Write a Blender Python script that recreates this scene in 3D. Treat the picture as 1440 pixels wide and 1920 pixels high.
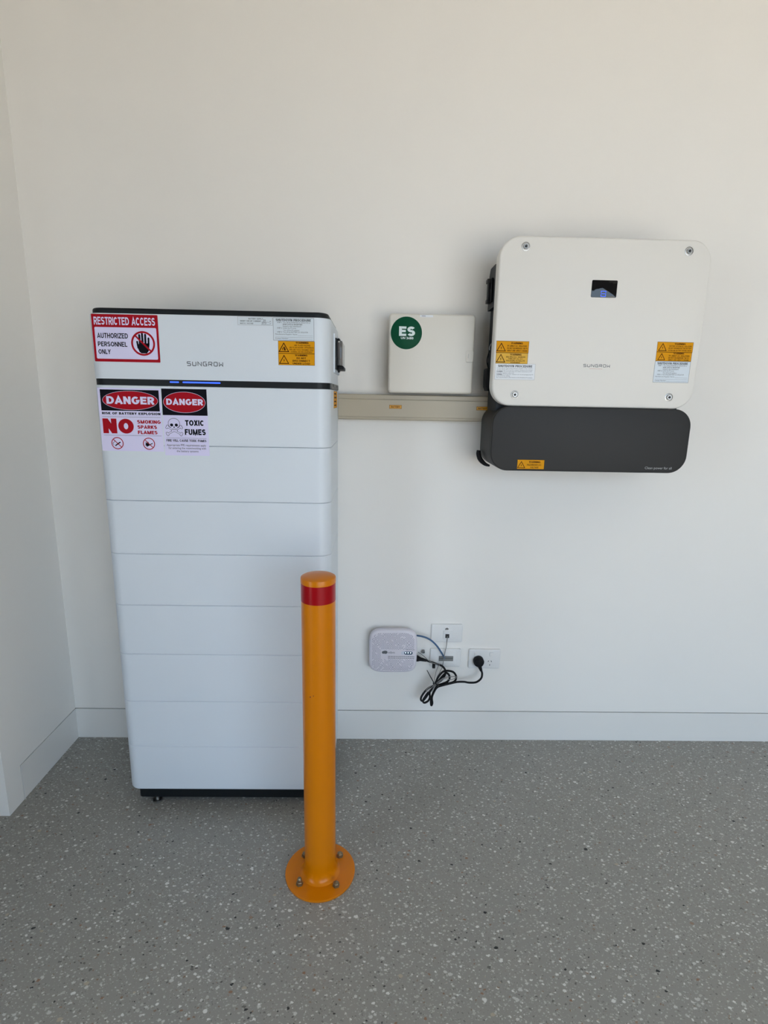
import bpy, bmesh, math, random
from mathutils import Vector, Matrix
import numpy as np

for o in list(bpy.data.objects):
    bpy.data.objects.remove(o, do_unlink=True)
SC = bpy.context.scene
COL = SC.collection
random.seed(7)
PI = math.pi

# ------------------------------------------------------------------ camera
CAM_POS = (0.41277, -1.79747, 1.26004)
PITCH, YAW, ROLL, FPX = -0.20978, 0.02063, 0.01916, 1003.14
cam = bpy.data.cameras.new('camera')
cam_o = bpy.data.objects.new('camera', cam)
COL.objects.link(cam_o)
fw = Vector((math.sin(YAW) * math.cos(PITCH), math.cos(YAW) * math.cos(PITCH), math.sin(PITCH)))
rt0 = Vector((math.cos(YAW), -math.sin(YAW), 0))
up0 = rt0.cross(fw)
rt = rt0 * math.cos(ROLL) + up0 * math.sin(ROLL)
up = -rt0 * math.sin(ROLL) + up0 * math.cos(ROLL)
M = Matrix((rt, up, -fw)).transposed().to_4x4()
M.translation = Vector(CAM_POS)
cam_o.matrix_world = M
cam.sensor_fit = 'HORIZONTAL'
cam.sensor_width = 36
cam.lens = FPX / 1440 * 36
cam.clip_start = 0.02
SC.camera = cam_o

# ------------------------------------------------------------------ world and light
w = bpy.data.worlds.new('sky')
SC.world = w
w.use_nodes = True
bg = w.node_tree.nodes['Background']
bg.inputs[0].default_value = (0.60, 0.78, 1.0, 1)
bg.inputs[1].default_value = 5.2
sun = bpy.data.lights.new('sun', 'SUN')
sun.energy = 28.0
sun.color = (1.0, 0.92, 0.81)
sun.angle = 0.01
sun_o = bpy.data.objects.new('sun', sun)
COL.objects.link(sun_o)
sun_o.location = (-6, -14, 14)
sun_o.rotation_euler = (math.radians(25), 0, math.radians(-40))   # high sun, lights the driveway and a strip inside the opening
SC.cycles.max_bounces = 6
SC.cycles.diffuse_bounces = 4
SC.cycles.glossy_bounces = 2
SC.cycles.transmission_bounces = 4
SC.cycles.use_adaptive_sampling = True
SC.cycles.adaptive_threshold = 0.025
SC.cycles.adaptive_min_samples = 24
SC.cycles.caustics_reflective = False
SC.cycles.caustics_refractive = False

def portal(name, loc, rot, sx, sy):
    l = bpy.data.lights.new(name, 'AREA')
    l.shape = 'RECTANGLE'
    l.size, l.size_y = sx, sy
    l.cycles.is_portal = True
    o = bpy.data.objects.new(name, l)
    COL.objects.link(o)
    o.location, o.rotation_euler = loc, rot
    return o

# room extents: back wall at Y=0, floor at Z=0
XL, PIER, XFAR, XR, YF, H = -0.674, -0.385, -0.95, 5.0, -3.7, 3.2
GX0, GX1, GZ1 = 0.5, 3.5, 2.25            # garage opening in the wall behind the camera
WY0, WY1, WZ0, WZ1 = -2.2, -1.5, 0.05, 2.1   # glazed side door opening in the far left wall
portal('garage_opening_portal', ((GX0 + GX1) / 2, YF - 0.05, GZ1 / 2), (PI / 2, 0, 0), GX1 - GX0, GZ1)
portal('side_opening_portal', (XFAR - 0.05, (WY0 + WY1) / 2, (WZ0 + WZ1) / 2), (PI / 2, 0, -PI / 2), WY1 - WY0, WZ1 - WZ0)

SC.view_settings.view_transform = 'Standard'
SC.view_settings.look = 'None'
SC.view_settings.gamma = 1
SC.view_settings.use_curve_mapping = False
SC.view_settings.exposure = -0.26

# ------------------------------------------------------------------ materials
MATS = {}
def lin(r, g, b):
    f = lambda c: (c / 255 / 12.92) if c / 255 <= 0.04045 else ((c / 255 + 0.055) / 1.055) ** 2.4
    return (f(r), f(g), f(b), 1)

def mat(name, rgb, rough=0.5, metal=0.0, spec=0.5, bump=0.0, bscale=400, emit=None, estr=0, var=0.0, coat=0.0, trans=0.0, alpha=1.0):
    if name in MATS:
        return MATS[name]
    m = bpy.data.materials.new(name)
    m.use_nodes = True
    nt = m.node_tree
    p = nt.nodes['Principled BSDF']
    p.inputs['Base Color'].default_value = rgb
    p.inputs['Roughness'].default_value = rough
    p.inputs['Metallic'].default_value = metal
    p.inputs['Specular IOR Level'].default_value = spec
    p.inputs['Coat Weight'].default_value = coat
    p.inputs['Coat Roughness'].default_value = 0.08
    p.inputs['Transmission Weight'].default_value = trans
    p.inputs['Alpha'].default_value = alpha
    if emit:
        p.inputs['Emission Color'].default_value = emit
        p.inputs['Emission Strength'].default_value = estr
    geo = nt.nodes.new('ShaderNodeNewGeometry')
    if bump:
        n = nt.nodes.new('ShaderNodeTexNoise')
        n.inputs['Scale'].default_value = bscale
        n.inputs['Detail'].default_value = 3
        nt.links.new(geo.outputs['Position'], n.inputs['Vector'])
        b = nt.nodes.new('ShaderNodeBump')
        b.inputs['Strength'].default_value = bump
        b.inputs['Distance'].default_value = 0.001
        nt.links.new(n.outputs['Fac'], b.inputs['Height'])
        nt.links.new(b.outputs['Normal'], p.inputs['Normal'])
    if var:
        n = nt.nodes.new('ShaderNodeTexNoise')
        n.inputs['Scale'].default_value = 3.5
        n.inputs['Detail'].default_value = 4
        nt.links.new(geo.outputs['Position'], n.inputs['Vector'])
        mx = nt.nodes.new('ShaderNodeMix')
        mx.data_type = 'RGBA'
        mx.inputs['A'].default_value = tuple(c * (1 - var) for c in rgb[:3]) + (1,)
        mx.inputs['B'].default_value = tuple(min(1, c * (1 + var)) for c in rgb[:3]) + (1,)
        nt.links.new(n.outputs['Fac'], mx.inputs['Factor'])
        nt.links.new(mx.outputs['Result'], p.inputs['Base Color'])
    MATS[name] = m
    return m

WALL = mat('wall_paint', (0.885, 0.855, 0.805, 1), 0.6, spec=0.3, bump=0.12, bscale=260, var=0.012)
SKIRT = mat('skirting_paint', (0.84, 0.815, 0.77, 1), 0.35, spec=0.5, bump=0.03)
GAPM = mat('shadow_gap', (0.30, 0.29, 0.28, 1), 0.8)
CEIL = mat('ceiling_paint', (0.82, 0.80, 0.76, 1), 0.8)
DARKW = mat('darkened_unseen_wall', (0.36, 0.34, 0.31, 1), 0.9, var=0.08)  # dark tone given to the unseen walls to cut bounced fill light
OUTG = mat('driveway_concrete', (0.42, 0.40, 0.37, 1), 0.9, var=0.05)
BATW = mat('battery_white_powder_coat', (0.72, 0.765, 0.81, 1), 0.42, spec=0.5, bump=0.12, bscale=700)
BLK = mat('black_plastic', (0.008, 0.010, 0.011, 1), 0.45, spec=0.25)
BLKM = mat('black_matte', (0.005, 0.005, 0.006, 1), 0.5, spec=0.2)
BLKG = mat('black_gloss', (0.004, 0.004, 0.005, 1), 0.06)
INVW = mat('inverter_white', (0.79, 0.76, 0.705, 1), 0.5, bump=0.1, bscale=700)
INVD = mat('inverter_dark_metal', (0.018, 0.022, 0.026, 1), 0.5, spec=0.3, bump=0.05)
INVG = mat('inverter_charcoal', (0.026, 0.025, 0.024, 1), 0.5, spec=0.25, bump=0.08, bscale=700)
ESW = mat('enclosure_plastic', (0.73, 0.69, 0.61, 1), 0.38)
TRK = mat('trunking_pvc', (0.45, 0.39, 0.285, 1), 0.4)
PLW = mat('white_plate_plastic', (0.80, 0.79, 0.77, 1), 0.3)
NBN = mat('network_box_plastic', (0.74, 0.70, 0.75, 1), 0.45)
NBNS = mat('vent_slot_grey', (0.30, 0.295, 0.36, 1), 0.7)
STEEL = mat('steel', (0.42, 0.41, 0.39, 1), 0.35, metal=1.0)
ZINC = mat('zinc_bolt', (0.30, 0.24, 0.15, 1), 0.38, metal=0.9, bump=0.3, bscale=900)
SAFY = mat('safety_yellow_enamel', lin(212, 122, 0), 0.3, spec=0.25, coat=0.15, bump=0.06, bscale=120)
REDB = mat('red_reflective_tape', lin(160, 0, 14), 0.3, spec=0.2, coat=0.25)
SRED = mat('sign_red', lin(168, 4, 26), 0.55, spec=0.15)
SWHT = mat('sign_white', lin(224, 218, 246), 0.5, spec=0.3)
SBLK = mat('sign_black', (0.004, 0.004, 0.008, 1), 0.55, spec=0.1)
SYEL = mat('label_yellow', lin(222, 152, 2), 0.55, spec=0.15)
SYEL2 = mat('label_faded_yellow', lin(226, 178, 72), 0.55, spec=0.15)
SLAB = mat('label_silver_white', lin(214, 222, 228), 0.35)
SLBW = mat('label_white', lin(226, 228, 230), 0.35)
SBRN = mat('label_dark_print', lin(62, 28, 4), 0.6, spec=0.1)
SGRN = mat('label_green', lin(0, 74, 48), 0.5, spec=0.15)
GRYP = mat('grey_print', (0.10, 0.11, 0.12, 1), 0.5)
LGRY = mat('light_grey_print', (0.42, 0.42, 0.42, 1), 0.5)
PALE = mat('pale_print', (0.74, 0.83, 0.82, 1), 0.5)
BLUC = mat('blue_cable', lin(62, 96, 132), 0.45)
GRYC = mat('grey_cable', lin(128, 126, 124), 0.5)
CLEAR = mat('clear_cover', (0.75, 0.74, 0.72, 1), 0.08, trans=0.85)
PINK = mat('breaker_face', lin(190, 150, 140), 0.5)
LEDB = mat('blue_led', (0.02, 0.06, 0.6, 1), 0.4, emit=(0.03, 0.10, 1.0, 1), estr=2.2)
LEDW = mat('white_led', (0.8, 0.9, 1, 1), 0.4, emit=(0.75, 0.92, 1.0, 1), estr=1.6)
NAVY = mat('led_window', (0.012, 0.04, 0.085, 1), 0.12)
SLOT = mat('slot_dark', (0.03, 0.03, 0.03, 1), 0.7)
BRSH = mat('brush_grey', (0.22, 0.22, 0.21, 1), 0.9)
SCREEN = mat('screen_glass', (0.003, 0.003, 0.004, 1), 0.04, bump=0.6, bscale=28)

def floor_material():
    m = bpy.data.materials.new('polished_aggregate_concrete')
    m.use_nodes = True
    nt = m.node_tree
    N, L = nt.nodes, nt.links
    p = N['Principled BSDF']
    geo = N.new('ShaderNodeNewGeometry')
    def noise(scale, detail=2, vec=None):
        n = N.new('ShaderNodeTexNoise')
        n.inputs['Scale'].default_value = scale
        n.inputs['Detail'].default_value = detail
        L.new(vec or geo.outputs['Position'], n.inputs['Vector'])
        return n
    def mth(op, a, b=None, clamp=False):
        n = N.new('ShaderNodeMath')
        n.operation = op
        n.use_clamp = clamp
        for i, v in enumerate((a, b)):
            if v is None: continue
            if isinstance(v, (int, float)): n.inputs[i].default_value = v
            else: L.new(v, n.inputs[i])
        return n.outputs[0]
    def mix(fac, a, b):
        n = N.new('ShaderNodeMix')
        n.data_type = 'RGBA'
        if isinstance(fac, (int, float)): n.inputs['Factor'].default_value = fac
        else: L.new(fac, n.inputs['Factor'])
        for k, v in (('A', a), ('B', b)):
            if isinstance(v, tuple): n.inputs[k].default_value = v
            else: L.new(v, n.inputs[k])
        return n.outputs['Result']
    def ramp(fac, stops):
        n = N.new('ShaderNodeValToRGB')
        n.color_ramp.interpolation = 'CONSTANT'
        e = n.color_ramp.elements
        e[0].position, e[0].color = stops[0]
        e[1].position, e[1].color = stops[1]
        for s in stops[2:]:
            k = e.new(s[0]); k.color = s[1]
        L.new(fac, n.inputs['Fac'])
        return n.outputs['Color']
    # warped coordinates, so that no chip is round
    wn = noise(190, 2)
    sub = N.new('ShaderNodeVectorMath'); sub.operation = 'SUBTRACT'
    L.new(wn.outputs['Color'], sub.inputs[0]); sub.inputs[1].default_value = (0.5, 0.5, 0.5)
    scl = N.new('ShaderNodeVectorMath'); scl.operation = 'SCALE'
    L.new(sub.outputs[0], scl.inputs[0]); scl.inputs['Scale'].default_value = 0.0075
    add = N.new('ShaderNodeVectorMath'); add.operation = 'ADD'
    L.new(geo.outputs['Position'], add.inputs[0]); L.new(scl.outputs[0], add.inputs[1])
    def chips(scale, ang, stretch, r0, r1, presence, soft=0.05):
        mp = N.new('ShaderNodeMapping')
        mp.inputs['Rotation'].default_value = (0, 0, ang)
        mp.inputs['Scale'].default_value = (1, stretch, 0.0)
        L.new(add.outputs[0], mp.inputs['Vector'])
        v = N.new('ShaderNodeTexVoronoi')
        v.voronoi_dimensions = '2D'
        v.inputs['Scale'].default_value = scale
        L.new(mp.outputs[0], v.inputs['Vector'])
        sep = N.new('ShaderNodeSeparateColor')
        L.new(v.outputs['Color'], sep.inputs[0])
        r = mth('ADD', mth('MULTIPLY', sep.outputs[0], r1 - r0), r0)
        inside = mth('DIVIDE', mth('SUBTRACT', r, v.outputs['Distance']), soft, True)
        here = mth('LESS_THAN', sep.outputs[1], presence)
        return mth('MULTIPLY', inside, here), sep.outputs[2]
    big = noise(1.6, 4)
    mid = noise(11, 5)
    base = mix(big.outputs['Fac'], (0.285, 0.268, 0.232, 1), (0.315, 0.305, 0.282, 1))
    base = mix(mth('MULTIPLY', mth('SUBTRACT', mid.outputs['Fac'], 0.40, True), 0.6, True), base, (0.36, 0.335, 0.30, 1))
    grit = noise(900, 2)
    base = mix(mth('MULTIPLY', grit.outputs['Fac'], 0.25), base, (0.21, 0.203, 0.185, 1))
    col = base
    for sc, an, st, r0, r1, pr, stops in (
        (230, 0.3, 1.0, 0.08, 0.34, 0.55, [(0, (0.30, 0.29, 0.26, 1)), (0.40, (0.37, 0.36, 0.33, 1)), (0.66, (0.17, 0.162, 0.145, 1)), (0.84, (0.42, 0.41, 0.37, 1)), (0.95, (0.22, 0.17, 0.12, 1))]),
        (125, 0.9, 1.35, 0.06, 0.36, 0.60, [(0, (0.46, 0.45, 0.42, 1)), (0.36, (0.38, 0.37, 0.34, 1)), (0.66, (0.17, 0.16, 0.145, 1)), (0.74, (0.50, 0.485, 0.45, 1)), (0.93, (0.24, 0.16, 0.11, 1)), (0.97, (0.05, 0.047, 0.043, 1))]),
        (70, -0.7, 1.5, 0.05, 0.32, 0.46, [(0, (0.56, 0.55, 0.52, 1)), (0.40, (0.44, 0.425, 0.39, 1)), (0.64, (0.68, 0.67, 0.64, 1)), (0.88, (0.14, 0.13, 0.12, 1)), (0.94, (0.27, 0.155, 0.10, 1)), (0.975, (0.018, 0.017, 0.017, 1))]),
        (32, 0.5, 1.4, 0.03, 0.20, 0.22, [(0, (0.54, 0.53, 0.50, 1)), (0.45, (0.70, 0.69, 0.66, 1)), (0.78, (0.30, 0.20, 0.14, 1)), (0.85, (0.42, 0.35, 0.27, 1)), (0.95, (0.02, 0.02, 0.02, 1))]),
    ):
        mask, pick = chips(sc, an, st, r0, r1, pr)
        col = mix(mask, col, ramp(pick, stops))
    L.new(col, p.inputs['Base Color'])
    rr_ = mth('ADD', mth('MULTIPLY', mid.outputs['Fac'], 0.16), 0.34)
    L.new(rr_, p.inputs['Roughness'])
    p.inputs['Specular IOR Level'].default_value = 0.45
    return m
FLOOR = floor_material()

# ------------------------------------------------------------------ mesh helpers
def rr(a0, a1, b0, b1, r, n=8):
    r = max(1e-5, min(r, (a1 - a0) / 2, (b1 - b0) / 2))
    out = []
    for cx, cy, s in ((a1 - r, b1 - r, 0), (a0 + r, b1 - r, 1), (a0 + r, b0 + r, 2), (a1 - r, b0 + r, 3)):
        for k in range(n + 1):
            t = (s + k / n) * PI / 2
            out.append((cx + r * math.cos(t), cy + r * math.sin(t)))
    return out

class Solid:
    def __init__(s):
        s.v, s.f = [], []
    def loft(s, rings, cap=True):
        b = len(s.v); n = len(rings[0])
        for r in rings: s.v.extend(r)
        for i in range(len(rings) - 1):
            for j in range(n):
                k = (j + 1) % n
                s.f.append((b + i * n + j, b + i * n + k, b + (i + 1) * n + k, b + (i + 1) * n + j))
        if cap:
            s.f.append(tuple(b + j for j in reversed(range(n))))
            m = b + (len(rings) - 1) * n
            s.f.append(tuple(m + j for j in range(n)))
        return s
    # rounded slab facing -Y: yf front, yb back, r outline radius, b front edge rounding, bb back edge rounding
    def slab(s, x0, x1, z0, z1, yf, yb, r=0.004, b=0.001, n=6, bb=0.0, e=3):
        steps = []
        if bb: steps += [(bb * (1 - math.sin(t)), yb - bb * (1 - math.cos(t))) for t in [k / e * PI / 2 for k in range(e + 1)]]
        else: steps.append((0, yb))
        steps += [(b * (1 - math.cos(t)), yf + b * (1 - math.sin(t))) for t in [k / e * PI / 2 for k in range(e + 1)]]
        rings = []
        for i, y in steps:
            rings.append([(x, y, z) for x, z in rr(x0 + i, x1 - i, z0 + i, z1 - i, max(r - i, 1e-4), n)])
        return s.loft(rings)
    # rounded prism standing on Z; steps are (inset, z)
    def stack(s, x0, x1, y0, y1, r, steps, n=10):
        return s.loft([[(x, y, z) for x, y in rr(x0 + i, x1 - i, y0 + i, y1 - i, max(r - i, 1e-4), n)] for i, z in steps])
    def box(s, x0, x1, y0, y1, z0, z1, b=0.0):
        if b: return s.stack(x0, x1, y0, y1, b, [(b * .6, z0), (b * .18, z0 + b * .3), (0, z0 + b), (0, z1 - b), (b * .18, z1 - b * .3), (b * .6, z1)], 3)
        return s.stack(x0, x1, y0, y1, 0, [(0, z0), (0, z1)], 1) if False else s._cube(x0, x1, y0, y1, z0, z1)
    def _cube(s, x0, x1, y0, y1, z0, z1):
        b = len(s.v)
        s.v += [(x0, y0, z0), (x1, y0, z0), (x1, y1, z0), (x0, y1, z0), (x0, y0, z1), (x1, y0, z1), (x1, y1, z1), (x0, y1, z1)]
        s.f += [tuple(b + i for i in q) for q in ((0, 3, 2, 1), (4, 5, 6, 7), (0, 1, 5, 4), (1, 2, 6, 5), (2, 3, 7, 6), (3, 0, 4, 7))]
        return s
    # lathe about an axis through c; prof = (radius, offset along axis)
    def lathe(s, c, prof, axis='Z', n=32, ph=0):
        rings = []
        for r, h in prof:
            ring = []
            for k in range(n):
                a = ph + 2 * PI * k / n
                u, v = r * math.cos(a), r * math.sin(a)
                ring.append({'Z': (c[0] + u, c[1] + v, c[2] + h), 'Y': (c[0] + v, c[1] + h, c[2] + u), 'X': (c[0] + h, c[1] + u, c[2] + v)}[axis])
            rings.append(ring)
        return s.loft(rings)
    def tube(s, pts, rad, n=10, smooth=4, flat=1.0):
        P = [Vector(p) for p in pts]
        if smooth > 1 and len(P) > 2:
            Q = []
            for i in range(len(P) - 1):
                p0, p1, p2, p3 = P[max(i - 1, 0)], P[i], P[i + 1], P[min(i + 2, len(P) - 1)]
                for k in range(smooth):
                    t = k / smooth
                    Q.append(0.5 * ((2 * p1) + (p2 - p0) * t + (2 * p0 - 5 * p1 + 4 * p2 - p3) * t * t + (3 * p1 - p0 - 3 * p2 + p3) * t ** 3))
            Q.append(P[-1]); P = Q
        m = len(P)
        rs = rad if isinstance(rad, (list, tuple)) else [rad, rad]
        T = [(P[min(i + 1, m - 1)] - P[max(i - 1, 0)]).normalized() for i in range(m)]
        nv = T[0].orthogonal().normalized()
        rings = []
        for i in range(m):
            nv = (nv - T[i] * nv.dot(T[i])).normalized()
            bn = T[i].cross(nv)
            t = i / (m - 1) * (len(rs) - 1); k = min(int(t), len(rs) - 2)
            r = rs[k] + (rs[k + 1] - rs[k]) * (t - k)
            rings.append([tuple(P[i] + (nv * math.cos(2 * PI * j / n) * r + bn * math.sin(2 * PI * j / n) * r * flat)) for j in range(n)])
        return s.loft(rings)
    def extrude_x(s, prof, x0, x1):      # prof = (y, z) outline
        return s.loft([[(x0, y, z) for y, z in prof], [(x1, y, z) for y, z in prof]])
    def extrude_y(s, prof, y0, y1):      # prof = (x, z) outline
        return s.loft([[(x, y0, z) for x, z in prof], [(x, y1, z) for x, z in prof]])

FONT_CACHE = {}
def glyphs(body, bold):
    k = (body, bold)
    if k not in FONT_CACHE:
        cu = bpy.data.curves.new('t', 'FONT')
        cu.body = body
        cu.size = 1
        cu.resolution_u = 3
        cu.offset = bold
        o = bpy.data.objects.new('t', cu)
        COL.objects.link(o)
        dg = bpy.context.evaluated_depsgraph_get()
        me = bpy.data.meshes.new_from_object(o.evaluated_get(dg))
        V = [(v.co.x, v.co.y) for v in me.vertices]
        F = [tuple(p.vertices) for p in me.polygons]
        bpy.data.objects.remove(o, do_unlink=True)
        bpy.data.curves.remove(cu)
        bpy.data.meshes.remove(me)
        FONT_CACHE[k] = (V, F)
    return FONT_CACHE[k]

def arc(cx, cy, rx, ry, d0, d1, n=10):
    return [(cx + rx * math.cos(math.radians(d0 + (d1 - d0) * k / n)), cy + ry * math.sin(math.radians(d0 + (d1 - d0) * k / n))) for k in range(n + 1)]

GW = {'I': .0, 'M': .86, 'W': 1.0, 'O': .80, 'Q': .80, 'C': .74, 'G': .78, 'E': .62, 'F': .58, 'L': .56, 'J': .5, 'S': .66, 'T': .64, ' ': .34, '.': .0, ':': .0, '/': .34, '-': .34, '(': .30, ')': .30, '1': .3, 'A': .76, 'V': .74, 'Y': .72, 'D': .74, 'H': .70, 'N': .72, 'U': .70}
def stroke_glyph(c, w):
    """centre lines of a plain grotesque capital; w = stroke width, cap height 1"""
    W = max(GW.get(c, .66), w) if c != 'I' else w
    if c in '.:': W = w
    l, r, b, t, m = w / 2, W - w / 2, w / 2, 1 - w / 2, .52
    x = W / 2
    S = {
     'A': [[(l * .7, 0), (x, 1 - w * .35), (W - l * .7, 0)], [(W * .20, .30), (W * .80, .30)]],
     'B': [[(l, 0), (l, 1)], [(l, t)] + arc(W * .58, (t + m) / 2, r * .94 - W * .58, (t - m) / 2, 90, -90) + [(l, m)], [(l, m)] + arc(W * .55, (b + m) / 2, r - W * .55, (m - b) / 2, 90, -90) + [(l, b)]],
     'C': [arc(x, .5, x - l, .5 - b, 42, 318, 18)],
     'D': [[(l, 0), (l, 1)], [(l, t)] + arc(W * .42, .5, r - W * .42, .5 - b, 90, -90, 14) + [(l, b)]],
     'E': [[(W, t), (l, t), (l, b), (W, b)], [(l, m), (W * .92, m)]],
     'F': [[(W, t), (l, t), (l, 0)], [(l, m - .02), (W * .9, m - .02)]],
     'G': [arc(x, .5, x - l, .5 - b, 45, 335, 18) + [(r, .46), (W * .56, .46)]],
     'H': [[(l, 0), (l, 1)], [(r, 0), (r, 1)], [(l, m), (r, m)]],
     'I': [[(l, 0), (l, 1)]],
     'J': [[(r, 1), (r, .3)] + arc(x, .3, x - l, .3 - b, 0, -175)],
     'K': [[(l, 0), (l, 1)], [(W - l * .6, 1), (l, .36)], [(W * .38, .58), (W - l * .6, 0)]],
     'L': [[(l, 1), (l, b), (W, b)]],
     'M': [[(l, 0), (l, 1)], [(r, 0), (r, 1)], [(l, 1 - w * .3), (x, w * .25), (r, 1 - w * .3)]],
     'N': [[(l, 0), (l, 1)], [(r, 0), (r, 1)], [(l, 1 - w * .2), (r, w * .2)]],
     'O': [arc(x, .5, x - l, .5 - b, 0, 360, 26)],
     'P': [[(l, 0), (l, 1)], [(l, t)] + arc(W * .55, (t + .44) / 2, r - W * .55, (t - .44) / 2, 90, -90) + [(l, .44)]],
     'Q': [arc(x, .5, x - l, .5 - b, 0, 360, 26), [(W * .58, .28), (W, 0)]],
     'R': [[(l, 0), (l, 1)], [(l, t)] + arc(W * .55, (t + .46) / 2, r - W * .55, (t - .46) / 2, 90, -90) + [(l, .46)], [(W * .52, .46), (W - l * .7, 0)]],
     'S': [arc(x, (t + m) / 2, x - l, (t - m) / 2, 25, 270, 14) + arc(x, (b + m) / 2, x - l, (m - b) / 2, 90, -155, 14)],
     'T': [[(0, t), (W, t)], [(x, t), (x, 0)]],
     'U': [[(l, 1), (l, .36)] + arc(x, .36, x - l, .36 - b, 180, 360, 12) + [(r, .36), (r, 1)]],
     'V': [[(l * .7, 1), (x, w * .35), (W - l * .7, 1)]],
     'W': [[(l * .7, 1), (W * .27, w * .3), (x, 1 - w * .3), (W * .73, w * .3), (W - l * .7, 1)]],
     'X': [[(l * .7, 0), (W - l * .7, 1)], [(l * .7, 1), (W - l * .7, 0)]],
     'Y': [[(l * .7, 1), (x, .45), (W - l * .7, 1)], [(x, .45), (x, 0)]],
     'Z': [[(0, t), (W - l * .6, t), (l * .6, b), (W, b)]],
     '0': [arc(x, .5, x - l, .5 - b, 0, 360, 24)],
     '1': [[(0, .76), (r, .95), (r, 0)]],
     '2': [arc(x, .70, x - l, .30 - b, 170, -35, 12) + [(l, b), (W, b)]],
     '3': [arc(x, (t + m) / 2, x - l, (t - m) / 2, 160, -90, 12), arc(x, (b + m) / 2, x - l, (m - b) / 2, 90, -160, 12)],
     '4': [[(W * .72, 0), (W * .72, 1 - w * .3), (l, .3), (W, .3)]],
     '7': [[(0, t), (W - l * .6, t), (W * .3, 0)]],
     '8': [arc(x, (t + m) / 2, (x - l) * .9, (t - m) / 2, 0, 360, 18), arc(x, (b + m) / 2, x - l, (m - b) / 2, 0, 360, 18)],
     '.': [[(l, 0), (l, w)]], ':': [[(l, 0), (l, w)], [(l, .5), (l, .5 + w)]],
     '-': [[(0, .42), (W, .42)]], '/': [[(0, 0), (W, 1)]],
     '(': [arc(W, .5, W - l, .58, 110, 250, 8)], ')': [arc(0, .5, r, .58, 70, -70, 8)], ' ': [],
    }
    return W, S[c]
STROKES = set('ABCDEFGHIJKLMNOPQRSTUVWXYZ0123478.:-/() ')

class Flat:
    """flat print in a plane: a = across, b = up; later pieces lie a hair above earlier ones"""
    def __init__(s):
        s.v, s.f, s.k = [], [], 0
    def _up(s):
        s.k += 1
        return 0.000012 * (s.k % 9)
    def poly(s, pts):
        d = s._up()
        b = len(s.v); s.v += [(p[0], p[1], d) for p in pts]; s.f.append(tuple(range(b, b + len(pts)))); return s
    def rect(s, a0, a1, b0, b1, r=0):
        return s.poly(rr(a0, a1, b0, b1, r, 4) if r else [(a0, b0), (a1, b0), (a1, b1), (a0, b1)])
    def ell(s, a, b, ra, rb=None, n=40):
        rb = rb or ra
        return s.poly([(a + ra * math.cos(2 * PI * k / n), b + rb * math.sin(2 * PI * k / n)) for k in range(n)])
    def ring(s, a, b, ra, w, rb=None, n=44):
        rb = rb or ra
        d = s._up()
        k0 = len(s.v)
        for k in range(n):
            t = 2 * PI * k / n
            s.v += [(a + ra * math.cos(t), b + rb * math.sin(t), d), (a + (ra - w) * math.cos(t), b + (rb - w) * math.sin(t), d)]
        for k in range(n):
            j = (k + 1) % n
            s.f.append((k0 + 2 * k, k0 + 2 * j, k0 + 2 * j + 1, k0 + 2 * k + 1))
        return s
    def frame(s, a0, a1, b0, b1, w):
        return s.line([(a0 + w / 2, b0 + w / 2), (a1 - w / 2, b0 + w / 2), (a1 - w / 2, b1 - w / 2), (a0 + w / 2, b1 - w / 2)], w, True)
    def line(s, pts, w, closed=False, sx=1.0, sy=1.0, ox=0.0, oy=0.0):
        n = len(pts); P = [Vector(p) for p in pts]; k0 = len(s.v); z = s._up()
        for i in range(n):
            d0 = (P[i] - P[i - 1]).normalized() if (i or closed) else (P[1] - P[0]).normalized()
            d1 = (P[(i + 1) % n] - P[i]).normalized() if (i < n - 1 or closed) else d0
            t = (d0 + d1)
            t = t.normalized() if t.length > 1e-6 else d0
            nn = Vector((-t.y, t.x))
            c = max(0.45, nn.dot(Vector((-d0.y, d0.x))))
            o = nn * (w / 2 / c)
            for q in (P[i] + o, P[i] - o): s.v.append((ox + q.x * sx, oy + q.y * sy, z))
        for i in range(n if closed else n - 1):
            j = (i + 1) % n
            s.f.append((k0 + 2 * i, k0 + 2 * j, k0 + 2 * j + 1, k0 + 2 * i + 1))
        return s
    def text(s, body, a0, a1, b0, b1, bold=0.0):
        if set(body) <= STROKES: return s.caps(body, a0, a1, b0, b1, 0.15 + min(bold, .045) * 3.0)
        V, F = glyphs(body, 0.0)
        if not V: return s
        xs = [p[0] for p in V]; ys = [p[1] for p in V]
        sx, sy = (a1 - a0) / (max(xs) - min(xs)), (b1 - b0) / (max(ys) - min(ys))
        k0 = len(s.v); d = s._up()
        s.v += [(a0 + (x - min(xs)) * sx, b0 + (y - min(ys)) * sy, d) for x, y in V]
        s.f += [tuple(k0 + i for i in f) for f in F]
        return s
    def caps(s, body, a0, a1, b0, b1, w):
        x, runs = 0.0, []
        for c in body:
            W, paths = stroke_glyph(c, w)
            runs.append((x, paths)); x += W + (.12 - w * .16)
        x -= (.12 - w * .16)
        sy = b1 - b0; sx = (a1 - a0) / x
        for gx, paths in runs:
            for p in paths:
                q = [p[0]]
                for k in p[1:]:
                    if abs(k[0] - q[-1][0]) + abs(k[1] - q[-1][1]) > 1e-4: q.append(k)
                cl = len(q) > 4 and abs(q[0][0] - q[-1][0]) + abs(q[0][1] - q[-1][1]) < 1e-4
                if cl: q.pop()
                s.line([(gx + u, v) for u, v in q], w, cl, sx, sy, a0, b0)
        return s

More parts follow.
